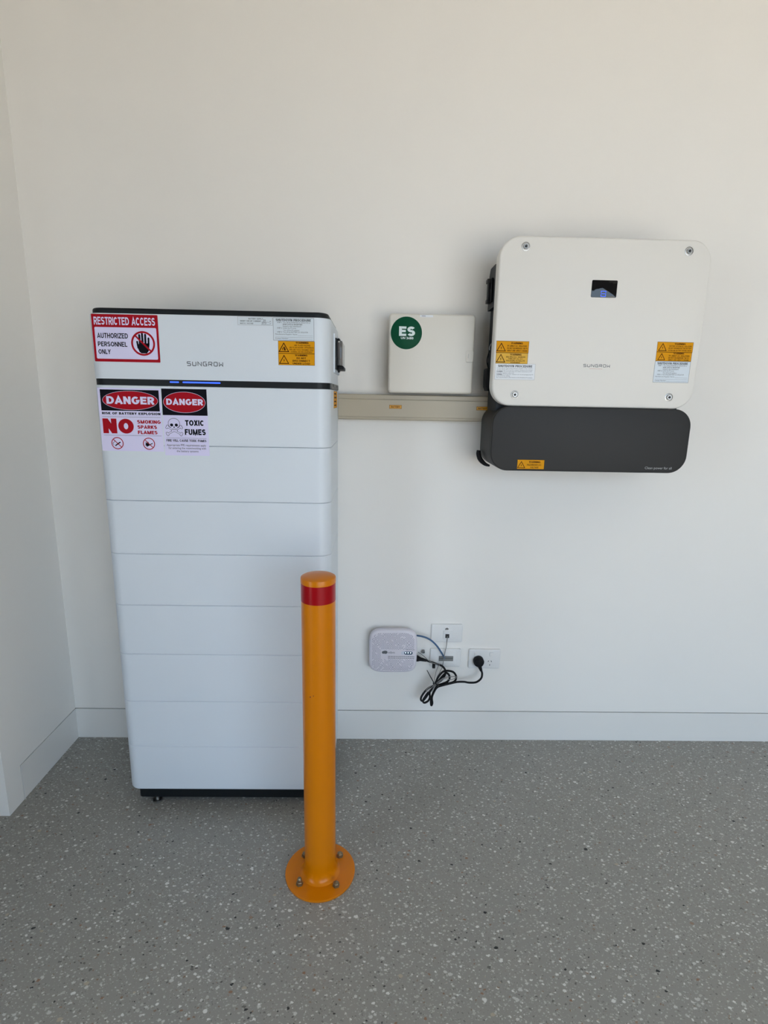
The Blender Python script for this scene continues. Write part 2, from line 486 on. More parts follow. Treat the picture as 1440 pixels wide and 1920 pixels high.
def link_obj(name, verts, faces, m, parent, smooth, bevel_ang=35):
    me = bpy.data.meshes.new(name)
    off = Vector((0, 0, 0))
    r = parent
    while r is not None:
        off += r.location; r = r.parent
    me.from_pydata([tuple(Vector(v) - off) for v in verts], [], faces)
    me.update()
    bm = bmesh.new(); bm.from_mesh(me)
    bmesh.ops.recalc_face_normals(bm, faces=bm.faces)
    bm.to_mesh(me); bm.free()
    if smooth:
        me.shade_smooth()
        me.set_sharp_from_angle(angle=math.radians(bevel_ang))
    me.materials.append(m)
    o = bpy.data.objects.new(name, me)
    COL.objects.link(o)
    if parent is not None: o.parent = parent
    return o

def solid(name, s, m, parent=None, smooth=True, label=None, ang=35):
    o = link_obj(name, s.v, s.f, m, parent, smooth, ang)
    if label: o['label'] = label
    return o

def flat(name, s, m, parent, y, label=None, plane='Y'):
    if plane == 'Y': V = [(a, y - d, b) for a, b, d in s.v]
    else: V = [(y + d, a, b) for a, b, d in s.v]
    o = link_obj(name, V, s.f, m, parent, False)
    if label: o['label'] = label
    return o

def thing(name, label, cat, loc, group=None):
    o = bpy.data.objects.new(name, None)
    o.empty_display_size = 0.05
    COL.objects.link(o)
    o.location = loc
    o['label'], o['category'] = label, cat
    if group: o['group'] = group
    return o

def tag(o, label, cat, group=None):
    o['label'], o['category'] = label, cat
    if group: o['group'] = group
    return o

def struct(name, s, m, smooth=False, parent=None):
    o = link_obj(name, s.v, s.f, m, parent, smooth)
    if parent is None: o['kind'] = 'structure'
    return o

# ------------------------------------------------------------------ the setting
SK, GAP = 0.1185, 0.0032                 # flush skirting height and the shadow gap above it
struct('floor', Solid()._cube(XFAR - .1, XR + .1, YF - .1, 0.12, -0.1, 0), FLOOR)
struct('ceiling', Solid()._cube(XFAR - 2.4, XR + .1, YF - .1, 0.12, H, H + .12), CEIL)  # overhang past the left wall is added to keep sun off the side opening
struct('wall_back', Solid()._cube(XL - .1, XR + .1, 0, 0.10, SK + GAP, H), WALL)
struct('wall_back_core', Solid()._cube(XL - .1, XR + .1, 0.012, 0.10, 0, SK + GAP), GAPM)
struct('baseboard_back', Solid()._cube(XL, XR, 0, 0.012, 0.0005, SK), SKIRT)
EN = -0.3125                             # the side skirting stops short of the corner
s = Solid()
s._cube(XL - .10, XL, PIER, 0.0, SK + GAP, H)
s._cube(XL - .10, XL, PIER, EN - GAP, 0, SK + GAP)
s._cube(XFAR - .1, XL - .10, PIER, PIER + .1, 0, H)
struct('wall_left', s, WALL)
struct('wall_left_core', Solid()._cube(XL - .10, XL - .012, EN - GAP, 0.0, 0, SK + GAP), GAPM)
struct('baseboard_left', Solid()._cube(XL - .012, XL, EN, 0.0, 0.0005, SK), SKIRT)
s = Solid()                               # unseen left wall, set close to darken the corner, with a glazed-door sized opening
s._cube(XFAR - .1, XFAR, YF, WY0, 0, H)._cube(XFAR - .1, XFAR, WY1, PIER, 0, H)
s._cube(XFAR - .1, XFAR, WY0, WY1, WZ1, H)._cube(XFAR - .1, XFAR, WY0, WY1, 0, WZ0)
struct('wall_far', s, DARKW)
struct('wall_right', Solid()._cube(XR, XR + .1, YF, 0.0, 0, H), WALL)
s = Solid()                               # wall behind the camera with the open garage door
s._cube(XFAR - .1, GX0, YF - .1, YF, 0, H)._cube(GX1, XR + .1, YF - .1, YF, 0, H)._cube(GX0, GX1, YF - .1, YF, GZ1, H)
struct('wall_front', s, DARKW)
struct('ground_outside', Solid()._cube(-30, 30, -40, YF - .1, -0.14, -0.04)._cube(-30, XFAR - .1, YF - .1, 20, -0.14, -0.04), OUTG)

# ------------------------------------------------------------------ battery tower
BX0, BX1, BF, BB, BR = -0.3303, 0.2950, -0.3487, -0.0190, 0.036
Z0, PM = 0.0631, 0.15168
bat = thing('battery_tower', 'tall white battery tower of eight stacked modules on a black base', 'battery', (-0.018, -0.184, 0))
s = Solid().stack(BX0 + .022, BX1 - .022, BF + .020, BB - .02, 0.012, [(.003, .0195), (0, .0225), (0, Z0)], 5)
base = solid('base', s, BLK, bat, label='black recessed plinth')
for fx, fy in ((-0.256, -0.318), (0.221, -0.318), (-0.256, -0.06), (0.221, -0.06)):
    solid('levelling_foot', Solid().lathe((fx, fy, 0), [(.014, 0), (.014, .006), (.006, .007), (.006, .0195)], n=16), STEEL, base)
ch = 0.0014
for k in range(8):
    z0 = Z0 + PM * k + (.0004 if k else 0)
    z1 = Z0 + PM * (k + 1) - .0004 if k < 7 else 1.2803
    if k == 0: lo = [(.0075 * (1 - math.sin(t)), z0 + .0075 * (1 - math.cos(t))) for t in [j / 5 * PI / 2 for j in range(6)]]
    else: lo = [(.0008, z0), (0, z0 + .0008)]
    solid('battery_module', Solid().stack(BX0, BX1, BF, BB, BR, lo + [(0, z1 - .0016), (.0022, z1)], 12), BATW, bat, ang=30)
s = Solid().stack(BX0 + .0015, BX1 - .0015, BF + .0015, BB - .002, BR, [(0, 1.2800), (0, 1.2966)], 12)
strip = solid('indicator_strip', s, BLK, bat, label='black strip with a blue status light')
flat('status_light', Flat().rect(-0.1246, -0.1010, 1.2888, 1.2924, .0016), LEDB, strip, BF + .0012, 'short blue light bar')
flat('status_light', Flat().rect(-0.0913, 0.0071, 1.2888, 1.2924, .0016), LEDB, strip, BF + .0012, 'long blue light bar')
s = Solid()._cube(BX1 - .003, BX1 + .0012, -0.32, -0.05, 1.281, 1.296)
ec = solid('strip_end_cover', s, mat('end_cover_grey', (.12, .12, .115, 1), .5), strip)
for y in (-0.265, -0.115): solid('strip_vent', Solid()._cube(BX1 + .0012, BX1 + .0016, y - .012, y + .012, 1.2885, 1.2945), SLOT, strip, False)
head = solid('control_module', Solid().stack(BX0, BX1, BF, BB, BR, [(0, 1.2964), (0, 1.4572), (ch, 1.4586)], 12), BATW, bat, ang=30)
lid = solid('lid', Solid().stack(BX0 + .006, BX1 - .006, BF + .006, BB - .004, .034,
      [(0, 1.4584), (0, 1.4672)] + [(.006 * (1 - math.cos(t)), 1.4672 + .006 * math.sin(t)) for t in [j / 4 * PI / 2 for j in range(1, 5)]], 12), BLK, bat)
# logo drawn from strokes
def logo(fl, a0, a1, b0, b1, wf=0.17):
    H_, Wt = b1 - b0, a1 - a0
    L = {'S': [[(1, 1), (.16, 1), (0, .88), (0, .66), (.14, .55), (.86, .55), (1, .43), (1, .12), (.86, 0), (0, 0)]],
         'U': [[(0, 1), (0, .12), (.12, 0), (.88, 0), (1, .12), (1, 1)]],
         'N': [[(0, 0), (0, 1), (1, 0), (1, 1)]],
         'G': [[(1, 1), (.14, 1), (0, .86), (0, .14), (.14, 0), (1, 0), (1, .5), (.45, .5)]],
         'R': [[(0, .62), (0, 1), (0, 1)], [(0, 1), (.86, 1), (1, .88), (1, .6), (.86, .46), (0, .46), (0, 0)], [(.5, .46), (1, 0)]],
         'O': [[(.14, 0), (.86, 0), (1, .14), (1, .86), (.86, 1), (.14, 1), (0, .86), (0, .14), (.14, 0)]],
         'W': [[(0, 1), (0, 0), (.5, .5), (1, 0), (1, 1)]]}
    cw = Wt / (7 + 6 * .28); st = cw * 1.28; w_ = H_ * wf
    for i, c in enumerate('SUNGROW'):
        for path in L[c]:
            pts = []
            for x, y in path:
                q = (a0 + i * st + w_ / 2 + x * (cw - w_), b0 + w_ / 2 + y * (H_ - w_))
                if not pts or (abs(pts[-1][0] - q[0]) + abs(pts[-1][1] - q[1])) > 1e-6: pts.append(q)
            if len(pts) > 1: fl.line(pts, w_)
    return fl
flat('brand_lettering', logo(Flat(), -0.0772, 0.0166, 1.3322, 1.3438), GRYP, head, BF - .0003)

def sticker(parent, name, label, a0, a1, b0, b1, y, m, r=.0006, th=.0004, plane='Y', border=None):
    s = Solid()
    if plane == 'Y': s.slab(a0, a1, b0, b1, y - th, y + .00005, r, .0001, 3, e=1)
    else: s._cube(y - .00005, y + th, a0, a1, b0, b1)
    o = solid(name, s, m, parent, False, label)
    if border: flat('border', Flat().frame(a0, a1, b0, b1, .0007), border, o, y - th - .0001 if plane == 'Y' else y + th + .0001, plane=plane)
    return o

def warn(parent, label, a0, a1, b0, b1, y, lines, m=SYEL, fig=False, tri=None):
    o = sticker(parent, 'warning_label', label, a0, a1, b0, b1, y, m, border=SBRN)
    f = Flat(); W_, H_ = a1 - a0, b1 - b0
    ts = min(H_ * .76, W_ * .25)
    ca, cb = a0 + W_ * .155, b0 + H_ * .14
    f.line([(ca - ts * .52, cb), (ca + ts * .52, cb), (ca, cb + ts * .9)], ts * .085, True)
    if fig:
        f.poly([(ca + ts * .02, cb + ts * .12), (ca + ts * .22, cb + ts * .12), (ca + ts * .16, cb + ts * .36), (ca + ts * .1, cb + ts * .52), (ca + ts * .0, cb + ts * .48)])
        f.line([(ca - ts * .1, cb + ts * .12), (ca - ts * .16, cb + ts * .3), (ca - ts * .08, cb + ts * .32), (ca - ts * .04, cb + ts * .5)], ts * .06)
    else:
        f.poly([(ca + ts * .06, cb + ts * .58), (ca - ts * .1, cb + ts * .34), (ca - ts * .0, cb + ts * .35), (ca - ts * .05, cb + ts * .12), (ca + ts * .1, cb + ts * .40), (ca + ts * .0, cb + ts * .39)])
    flat('warning_symbol', f, SBRN, o, y - .0006)
    f = Flat()
    for body, c, wd, z0, z1, bold in lines:      # fractions of the label
        f.text(body, a0 + W_ * (c - wd / 2), a0 + W_ * (c + wd / 2), b0 + H_ * z0, b0 + H_ * z1, bold)
    flat('lettering', f, SBRN, o, y - .0006)
    return o

# restricted access sign
YB = BF
o = sticker(head, 'restricted_access_sign', 'red bordered restricted access sign', -0.3130, -0.1449, 1.3390, 1.4560, YB, SRED, .002)
flat('white_panel', Flat().rect(-0.3071, -0.1503, 1.3462, 1.4243, .003), SWHT, o, YB - .0005)
flat('white_lettering', Flat().text('RESTRICTED ACCESS', -0.3072, -0.1522, 1.4300, 1.4490, .012), SWHT, o, YB - .0006)
f = Flat().text('AUTHORIZED', -0.3016, -0.2235, 1.3972, 1.4098, .012).text('PERSONNEL', -0.3016, -0.2268, 1.3768, 1.3886, .012).text('ONLY', -0.3016, -0.2706, 1.3580, 1.3696, .012)
flat('black_lettering', f, SBLK, o, YB - .0007)
hx, hz = -0.1860, 1.3858
f = Flat().poly([(hx - .0150, hz - .010), (hx - .011, hz - .020), (hx - .006, hz - .0245), (hx + .008, hz - .0245), (hx + .014, hz - .017), (hx + .0165, hz + .000), (hx - .010, hz + .002)])
for (xa, za, xb, zb, wd) in ((-.0128, -.012, -.0150, .004, .0046), (-.0080, -.004, -.0085, .0205, .0052), (-.0010, -.004, -.0012, .0235, .0052), (.0060, -.004, .0066, .0215, .0052), (.0135, -.006, .0146, .0130, .0046)):
    f.line([(hx + xa, hz + za), (hx + xb, hz + zb)], wd).ell(hx + xb, hz + zb, wd / 2, n=14)
flat('hand_symbol', f, SBLK, o, YB - .0007)
f = Flat().ring(hx, hz, .0305, .0048).line([(hx - .0200, hz + .0200), (hx + .0200, hz - .0200)], .0042)
flat('prohibition_ring', f, SRED, o, YB - .0009)

# danger: explosion
o = sticker(bat, 'explosion_danger_sign', 'white danger sign for battery explosion risk', -0.3142, -0.1508, 1.1082, 1.2730, YB, SWHT, .001)
flat('black_panel', Flat().rect(-0.3078, -0.1550, 1.2143, 1.2687), SBLK, o, YB - .0005)
flat('oval_rim', Flat().ring(-0.2307, 1.2413, .0724, .0008, .0248, 60), SWHT, o, YB - .0006)
flat('red_oval', Flat().ell(-0.2307, 1.2413, .0716, .0240, 60), SRED, o, YB - .0006)
flat('white_lettering', Flat().text('DANGER', -0.2925, -0.1680, 1.2318, 1.2515, .03), SWHT, o, YB - .0008)
f = Flat().text('RISK OF BATTERY EXPLOSION', -0.3070, -0.1540, 1.2045, 1.2105, .035)
f.rect(-0.3070, -0.1545, 1.1980, 1.1986).rect(-0.3075, -0.1548, 1.1496, 1.1502)
f.line([(-0.2790, 1.1220), (-0.2650, 1.1320)], .0030).line([(-0.2830, 1.1230), (-0.2850, 1.1290), (-0.2800, 1.1330), (-0.2790, 1.1370)], .0010)
f.line([(-0.1960, 1.1215), (-0.1800, 1.1300)], .0022).poly([(-0.1990, 1.1240), (-0.1975, 1.1340), (-0.1945, 1.1300), (-0.1915, 1.1350), (-0.1890, 1.1270), (-0.1920, 1.1220)])
flat('black_print', f, SBLK, o, YB - .0006)
f = Flat().text('NO', -0.3074, -0.2264, 1.1548, 1.1936, .045)
f.text('SMOKING', -0.2166, -0.1545, 1.1818, 1.1908, .03).text('SPARKS', -0.2166, -0.1655, 1.1682, 1.1772, .03).text('FLAMES', -0.2166, -0.1650, 1.1542, 1.1632, .03)
for cx in (-0.2729, -0.1895):
    f.ring(cx, 1.1288, .0160, .0022).line([(cx - .0106, 1.1394), (cx + .0106, 1.1182)], .0020)
flat('red_print', f, SRED, o, YB - .0007)

# danger: toxic fumes
o = sticker(bat, 'toxic_fumes_sign', 'white danger sign for toxic fumes with skull', -0.1481, -0.0298, 1.0988, 1.2738, YB, SWHT, .001)
flat('black_panel', Flat().rect(-0.1479, -0.0298, 1.2052, 1.2737), SBLK, o, YB - .0005)
flat('oval_rim', Flat().ring(-0.0893, 1.2390, .0552, .0008, .0272, 60), SWHT, o, YB - .0006)
flat('red_oval', Flat().ell(-0.0893, 1.2390, .0544, .0264, 60), SRED, o, YB - .0006)
flat('white_lettering', Flat().text('DANGER', -0.1365, -0.0405, 1.2320, 1.2480, .03), SWHT, o, YB - .0008)
f = Flat().text('TOXIC', -0.0905, -0.0402, 1.1784, 1.1930, .03).text('FUMES', -0.0925, -0.0372, 1.1540, 1.1694, .03)
f.rect(-0.1424, -0.0362, 1.1450, 1.1456).text('FIRE WILL CAUSE TOXIC FUMES', -0.1424, -0.0367, 1.1356, 1.1418, .02)
f.text('Appropriate PPE requirements apply', -0.1424, -0.0380, 1.1222, 1.1292).text('for entering the room/working with', -0.1380, -0.0385, 1.1142, 1.1212).text('the battery systems', -0.1170, -0.0590, 1.1062, 1.1132)
kx, kz = -0.1200, 1.1780
for sg in (1, -1):
    p0, p1 = (kx - sg * .0175, kz - .0035), (kx + sg * .0175, kz - .0225)
    f.line([p0, p1], .0048).ell(p0[0], p0[1] + .002, .0034, n=12).ell(p0[0] - sg * .002, p0[1] - .002, .0034, n=12).ell(p1[0], p1[1] - .002, .0034, n=12).ell(p1[0] + sg * .002, p1[1] + .002, .0034, n=12)
f.ell(kx, kz + .0055, .0156, .0140).rect(kx - .0085, kx + .0085, kz - .0165, kz - .002, .003)
flat('black_print', f, SBLK, o, YB - .0006)
f = Flat()
for sg in (1, -1):
    p0, p1 = (kx - sg * .0175, kz - .0035), (kx + sg * .0175, kz - .0225)
    f.line([p0, p1], .0030).ell(p0[0], p0[1] + .002, .0024, n=12).ell(p0[0] - sg * .002, p0[1] - .002, .0024, n=12).ell(p1[0], p1[1] - .002, .0024, n=12).ell(p1[0] + sg * .002, p1[1] + .002, .0024, n=12)
f.ell(kx, kz + .0055, .0146, .0130).rect(kx - .0075, kx + .0075, kz - .0155, kz - .002, .003)
flat('skull_symbol', f, SWHT, o, YB - .0007)
f = Flat().ell(kx - .0062, kz + .0015, .0042, .0040, 16).ell(kx + .0062, kz + .0015, .0042, .0040, 16).poly([(kx, kz - .001), (kx - .0024, kz - .0055), (kx + .0024, kz - .0055)])
f.rect(kx - .0070, kx + .0070, kz - .0098, kz - .0092)
for i in range(-3, 4): f.rect(kx + i * .002 - .0002, kx + i * .002 + .0002, kz - .0125, kz - .0070)
flat('skull_detail', f, SBLK, o, YB - .0008)

# right hand labels on the control module
o = sticker(head, 'battery_supply_label', 'small pale battery supply label', 0.0582, 0.1474, 1.4364, 1.4574, YB, SLAB, border=LGRY)
f = Flat().text('BATTERY SUPPLY', 0.0860, 0.1230, 1.4505, 1.4540, .01)
f.text('SHORT CIRCUIT CURRENT', 0.0645, 0.1180, 1.4448, 1.4484, .008).text('MAX D.C. VOLTAGE', 0.0645, 0.0980, 1.4392, 1.4426, .008)
f.text('20', 0.1230, 0.1300, 1.4460, 1.4510).text('A', 0.1400, 0.1432, 1.4450, 1.4484).rect(0.1185, 0.1400, 1.4444, 1.4449)
f.text('273', 0.1195, 0.1310, 1.4402, 1.4442).text('V', 0.1400, 0.1432, 1.4392, 1.4426).rect(0.1185, 0.1400, 1.4388, 1.4393)
flat('lettering', f, GRYP, o, YB - .0006)

def shutdown(parent, a0, a1, b0, b1, y, label, border=GRYP):
    o = sticker(parent, 'shutdown_label', label, a0, a1, b0, b1, y, SLAB, border=border)
    W_, H_ = a1 - a0, b1 - b0
    f = Flat()
    def t(body, x0, x1, z, h, bold=0.004):
        f.text(body, a0 + W_ * x0, a0 + W_ * x1, b0 + H_ * z, b0 + H_ * (z + h), bold)
    t('SHUTDOWN PROCEDURE', .07, .92, .845, .105, .03)
    t('STEP 1.', .10, .22, .765, .055); t('Turn off the INVERTER AC ISOLATOR or', .24, .91, .765, .058)
    t('MAIN SWITCH (INVERTER)', .24, .71, .68, .062); t('located in the Switchboard', .24, .68, .60, .062)
    t('STEP 2.', .10, .22, .52, .055); t('Isolate the PV array', .24, .56, .505, .07)
    t('Turn off the DC isolators', .25, .64, .425, .06)
    t('STEP 3.', .10, .22, .345, .055); t('Turn off the BATTERY DC ISOLATOR', .24, .85, .345, .058)
    t('Manufacturer/Supplier Name:', .05, .59, .235, .07, .012)
    t('Contact Number:', .05, .37, .06, .06, .012)
    for x0, x1, z in ((.60, .96, .225), (.05, .96, .145), (.38, .96, .055)): f.rect(a0 + W_ * x0, a0 + W_ * x1, b0 + H_ * z, b0 + H_ * z + .0004)
    flat('lettering', f, GRYP, o, y - .0006)
    return o
shutdown(head, 0.1484, 0.2537, 1.4005, 1.4568, YB, 'pale shutdown procedure label')
warn(head, 'orange arc flash warning label', 0.1604, 0.2547, 1.3687, 1.3998, YB, [('WARNING', .66, .35, .80, .945, .03), ('ARC FLASH HAZARD', .66, .44, .60, .72, 0), ('ARC FLASH HAZARD. APPROPRIATE', .64, .67, .43, .54, 0), ('PPE AND TOOLS REQUIRED WHILE', .64, .66, .25, .36, 0), ('WORKING ON THIS EQUIPMENT', .64, .60, .08, .19, 0)], fig=True)
warn(head, 'orange do not disconnect warning label', 0.1604, 0.2547, 1.3392, 1.3687, YB, [('WARNING', .63, .34, .78, .93, .03), ('DO NOT', .63, .26, .54, .69, .02), ('DISCONNECT', .63, .48, .31, .46, .02), ('UNDER LOAD', .63, .48, .08, .23, .02)])
# isolator on the right side
X = BX1
s = Solid()._cube(X, X + .0035, -0.232, -0.030, 1.328, 1.434)
iso = solid('isolator_surround', s, BATW, head, False)
solid('isolator_frame', Solid()._cube(X + .0035, X + .0070, -0.214, -0.046, 1.338, 1.424), BLK, iso, False)
solid('breaker', Solid()._cube(X + .0070, X + .0120, -0.185, -0.070, 1.355, 1.415)._cube(X + .012, X + .0165, -0.150, -0.125, 1.372, 1.395), PINK, iso, False)
solid('clear_cover', Solid().box(X + .0070, X + .0215, -0.190, -0.060, 1.350, 1.419, .004), CLEAR, iso)
s = Solid().box(X + .0070, X + .0240, -0.175, -0.060, 1.3395, 1.3495, .002)._cube(X + .008, X + .0125, -0.17, -0.16, 1.331, 1.340)
solid('cover_latch', s, BLKM, iso)
solid('cover_hinge', Solid().box(X + .0070, X + .0140, -0.190, -0.070, 1.4185, 1.4255, .002), BLKM, iso)
o = sticker(bat, 'warning_label', 'narrow yellow label on the tower side', -0.231, -0.100, 1.2285, 1.2770, X, SYEL, plane='X', border=SBRN)
f = Flat()
for k in range(4): f.rect(-0.215, -0.135 - .01 * (k % 2), 1.2345 + k * .011, 1.2385 + k * .011)
flat('lettering', f, SBRN, o, X + .0006, plane='X')

# ------------------------------------------------------------------ bollard
SCUFFS = ((0.2670, 0.5450, .0022), (0.2744, 0.5493, .0015))
PX, PY = 0.2838, -0.5776
bol = thing('bollard', 'yellow steel bollard with a red band bolted to the floor', 'bollard', (PX, PY, 0))
c = (PX, PY, 0)
fl = solid('flange', Solid().lathe(c, [(.0930, 0), (.0935, .0008), (.0935, .0054), (.0928, .0060), (.030, .0060)], n=72), SAFY, bol, label='round yellow base plate')
solid('weld_bead', Solid().lathe(c, [(.0535, .0058), (.0520, .0066), (.0485, .0085), (.0455, .0120), (.0432, .0170), (.0419, .0230), (.0412, .0300), (.030, .030)], n=56), SAFY, fl)
solid('post', Solid().lathe(c, [(.0412, .006), (.0412, .8290)], n=72), SAFY, bol)
solid('reflective_band', Solid().lathe(c, [(.0412, .7825), (.0416, .7827), (.0416, .8268), (.0412, .827)], n=72), REDB, bol, label='red reflective band')
for sx_, sz_, rr_ in SCUFFS: solid('scuff_mark', Solid().lathe((sx_, PY - math.sqrt(.0412 ** 2 - (sx_ - PX) ** 2), sz_), [(rr_, .0006), (rr_, -.0001), (rr_ * .6, -.0003)], 'Y', 8), mat('scuff_brown', lin(110, 40, 0), .6), bol)
cap = solid('cap', Solid().lathe(c, [(.0412, .8275), (.0421, .8280), (.0421, .8380), (.0414, .8404), (.038, .8425), (.030, .8450), (.018, .8470), (.006, .8478), (.0008, .8480)], n=72), SAFY, bol, ang=28)
for dx, dy, stud in ((-.0500, -.0440, True), (.0460, -.0480, False), (.0500, .0450, False), (-.0470, .0450, False)):
    b = (PX + dx, PY + dy, .0058)
    bo = solid('bolt', Solid().lathe(b, [(.0100, 0), (.0100, .0012), (.0084, .0013), (.0084, .0078), (.0074, .0088)], n=6, ph=.3), ZINC, bol, False)
    if stud: solid('stud', Solid().lathe(b, [(.0060, .0086), (.0060, .0150), (.0050, .0180), (.0028, .0198)], n=14), ZINC, bo)
    else: solid('stud', Solid().lathe(b, [(.0056, .0086), (.0052, .0102), (.0034, .0112)], n=14), ZINC, bo)

# ------------------------------------------------------------------ inverter
inv = thing('inverter', 'white and charcoal inverter mounted on the wall right of the tower', 'inverter', (1.05, 0, 1.055))
solid('wall_bracket', Solid()._cube(.86, 1.25, -.021, 0, 1.30, 1.60), STEEL, inv, False)
body = solid('heat_sink_body', Solid().slab(.7740, 1.3220, 1.2760, 1.688, -.1725, -.020, .050, .004, 8), INVD, inv)
solid('lower_body', Solid().slab(.7740, 1.3220, 1.2000, 1.3200, -.1720, -.0530, .020, .002, 6), INVD, inv)
s = Solid().extrude_x([(-.125, 1.532), (-.030, 1.532), (-.030, 1.634), (-.045, 1.652), (-.11, 1.652), (-.125, 1.636)], .7620, .7745)
br = solid('side_bracket', s, INVD, inv)
sw = solid('dc_switch', Solid().box(.7555, .7622, -.100, -.050, 1.549, 1.617, .003), BLKM, br, label='black rotary isolator on the side')
solid('switch_lever', Solid().box(.7455, .7556, -.088, -.062, 1.605, 1.6165, .002).box(.7485, .7556, -.084, -.066, 1.552, 1.606, .002), mat('lever_grey', (.02, .02, .02, 1), .4, spec=.3), br)
solid('lever_catch', Solid().box(.7465, .7556, -.086, -.064, 1.5475, 1.5585, .002), mat('lever_grey', None) if False else MATS['lever_grey'], br)
pod = solid('connector_pod', Solid().stack(.7560, .7742, -.105, -.045, .008, [(.006, 1.288), (.001, 1.300), (0, 1.315), (0, 1.352), (.003, 1.3565)], 5), BLKM, inv)
solid('cap_cord', Solid().tube([(.7660, -.075, 1.355), (.7600, -.080, 1.372), (.7590, -.082, 1.385), (.7625, -.080, 1.400), (.7660, -.078, 1.413)], .0016, 8), BLKM, pod)
solid('cord_fitting', Solid().tube([(.7660, -.078, 1.411), (.7650, -.078, 1.419), (.7690, -.078, 1.428), (.7740, -.076, 1.431)], .0022, 8), STEEL, pod)
fc = solid('front_cover', Solid().slab(.7508, 1.3450, 1.2445, 1.7035, -.2110, -.1720, .058, .006, 12, bb=.004, e=4), INVW, inv, label='large white front cover')
for x, z in ((.8221, 1.6757), (1.2771, 1.6739), (.8190, 1.2768), (1.2722, 1.2778)):
    sc_ = solid('screw', Solid().lathe((x, -.2110, z), [(.0118, .0006), (.0118, -.0006), (.0098, -.0010), (.0094, .0002), (.0070, .0002), (.0070, -.0034), (.0062, -.0042), (.0040, -.0042), (.0036, -.0016), (.0004, -.0016)], 'Y', 24), STEEL, fc)
    solid('socket', Solid().lathe((x, -.2110, z), [(.0036, -.0018), (.0036, -.0019)], 'Y', 6), SLOT, sc_, False)
s = Solid().slab(1.0148, 1.0866, 1.5478, 1.5936, -.2118, -.2105, .003, .0004, 4)
dp = solid('display', s, SCREEN, fc, label='small black display window')
gx, gz = 1.0493, 1.5577
f = Flat().line([(gx - .0065, gz + .002), (gx - .0065, gz + .0070), (gx + .0065, gz + .0070), (gx + .0065, gz + .003)], .0011).line([(gx - .0065, gz - .002), (gx - .0065, gz - .0070), (gx + .0065, gz - .0070), (gx + .0065, gz + .001)], .0011).line([(gx - .0065, gz), (gx + .0065, gz)], .0009)
flat('blue_glyph', f, LEDB, dp, -.2121)
flat('brand_lettering', logo(Flat(), 1.0118, 1.0892, 1.3585, 1.3668), GRYP, fc, -.2113)
flat('logo_underline', Flat().rect(1.0303, 1.0675, 1.3535, 1.3541), mat('logo_red', lin(200, 120, 100), .5), fc, -.2113)
IY = -.2110
warn(fc, 'orange solar array isolator warning label', .7569, .8503, 1.3936, 1.4258, IY, [('WARNING', .63, .36, .74, .90, .03), ('PV ARRAY D.C. ISOLATORS', .64, .60, .52, .65, .008), ('DO NOT DE-ENERGISE THE PV', .65, .63, .32, .45, .008), ('ARRAY AND ARRAY CABLING', .65, .63, .12, .25, .008)])
warn(fc, 'faded yellow multiple sources warning label', .7574, .8495, 1.3634, 1.3936, IY, [('WARNING', .62, .36, .76, .92, .02), ('MULTIPLE D.C. SOURCES', .62, .60, .56, .68, 0), ('TURN OFF ALL D.C.', .62, .46, .40, .51, 0), ('ISOLATORS TO ISOLATE', .62, .58, .22, .34, 0), ('EQUIPMENT', .62, .30, .06, .17, 0)], m=SYEL2)
o = sticker(fc, 'shutdown_label', 'white shutdown procedure label with close print', .7573, .8733, 1.3189, 1.3636, IY, SLBW, border=LGRY)
f = Flat(); W_, H_ = .116, .0447
def tt(body, x0, x1, z, h, bold=0.004): f.text(body, .7573 + W_ * x0, .7573 + W_ * x1, 1.3189 + H_ * z, 1.3189 + H_ * (z + h), bold)
tt('SHUTDOWN PROCEDURE', .07, .92, .78, .14, .03)
tt('1. Turn off the "Main Switch (Inverter Supply)" in A.C. isolator.', .05, .94, .665, .075); tt('2. Turn off the "PV array D.C. isolator" located at the inverter.', .05, .94, .565, .075)
tt('WARNING:', .04, .20, .475, .065, .03); tt('Do not open plug and socket connectors or PV', .22, .92, .47, .075); tt('array D.C. isolators under load.', .04, .48, .375, .075)
tt('WARNING:', .04, .19, .29, .065, .03); tt('PV array D.C. isolators do not de-energise the PV', .21, .96, .285, .075); tt('array and array cabling.', .04, .38, .19, .075); tt('Start up procedure is the reverse of the Shutdown Procedure.', .04, .95, .09, .08, .012)
flat('lettering', f, GRYP, o, IY - .0006)
warn(fc, 'orange battery isolator warning label', 1.2198, 1.3240, 1.4045, 1.4325, IY, [('WARNING', .63, .30, .74, .90, .03), ('BATTERY SYSTEM D.C. ISOLATORS', .65, .62, .52, .66, 0), ('DO NOT DE-ENERGISE THE BATTERY', .64, .64, .32, .45, 0), ('SYSTEM AND BATTERY SYSTEM CABLING', .64, .66, .10, .24, 0)])
warn(fc, 'orange alternating current isolator warning label', 1.2198, 1.3232, 1.3794, 1.4045, IY, [('WARNING', .63, .30, .78, .95, .03), ('PV ARRAY A.C. ISOLATORS', .65, .58, .52, .68, .01), ('DO NOT DE-ENERGISE THE PV', .64, .58, .30, .44, 0), ('ARRAY AND ARRAY CABLING', .64, .58, .08, .22, 0)])
shutdown(fc, 1.2190, 1.3230, 1.3195, 1.3794, IY, 'pale shutdown procedure label under the orange labels')
wc = solid('wiring_cover', Solid().slab(.7580, 1.3470, 1.0550, 1.2440, -.2010, -.0520, .052, .002, 12), INVG, inv, label='charcoal lower wiring cover')
solid('cover_seam', Solid().slab(.7592, 1.3458, 1.0562, 1.2428, -.2045, -.2005, .051, .0004, 12), BLKM, wc)
solid('cover_face', Solid().slab(.7580, 1.3470, 1.0550, 1.2440, -.2160, -.2035, .052, .004, 12, bb=.001, e=4), INVG, wc)
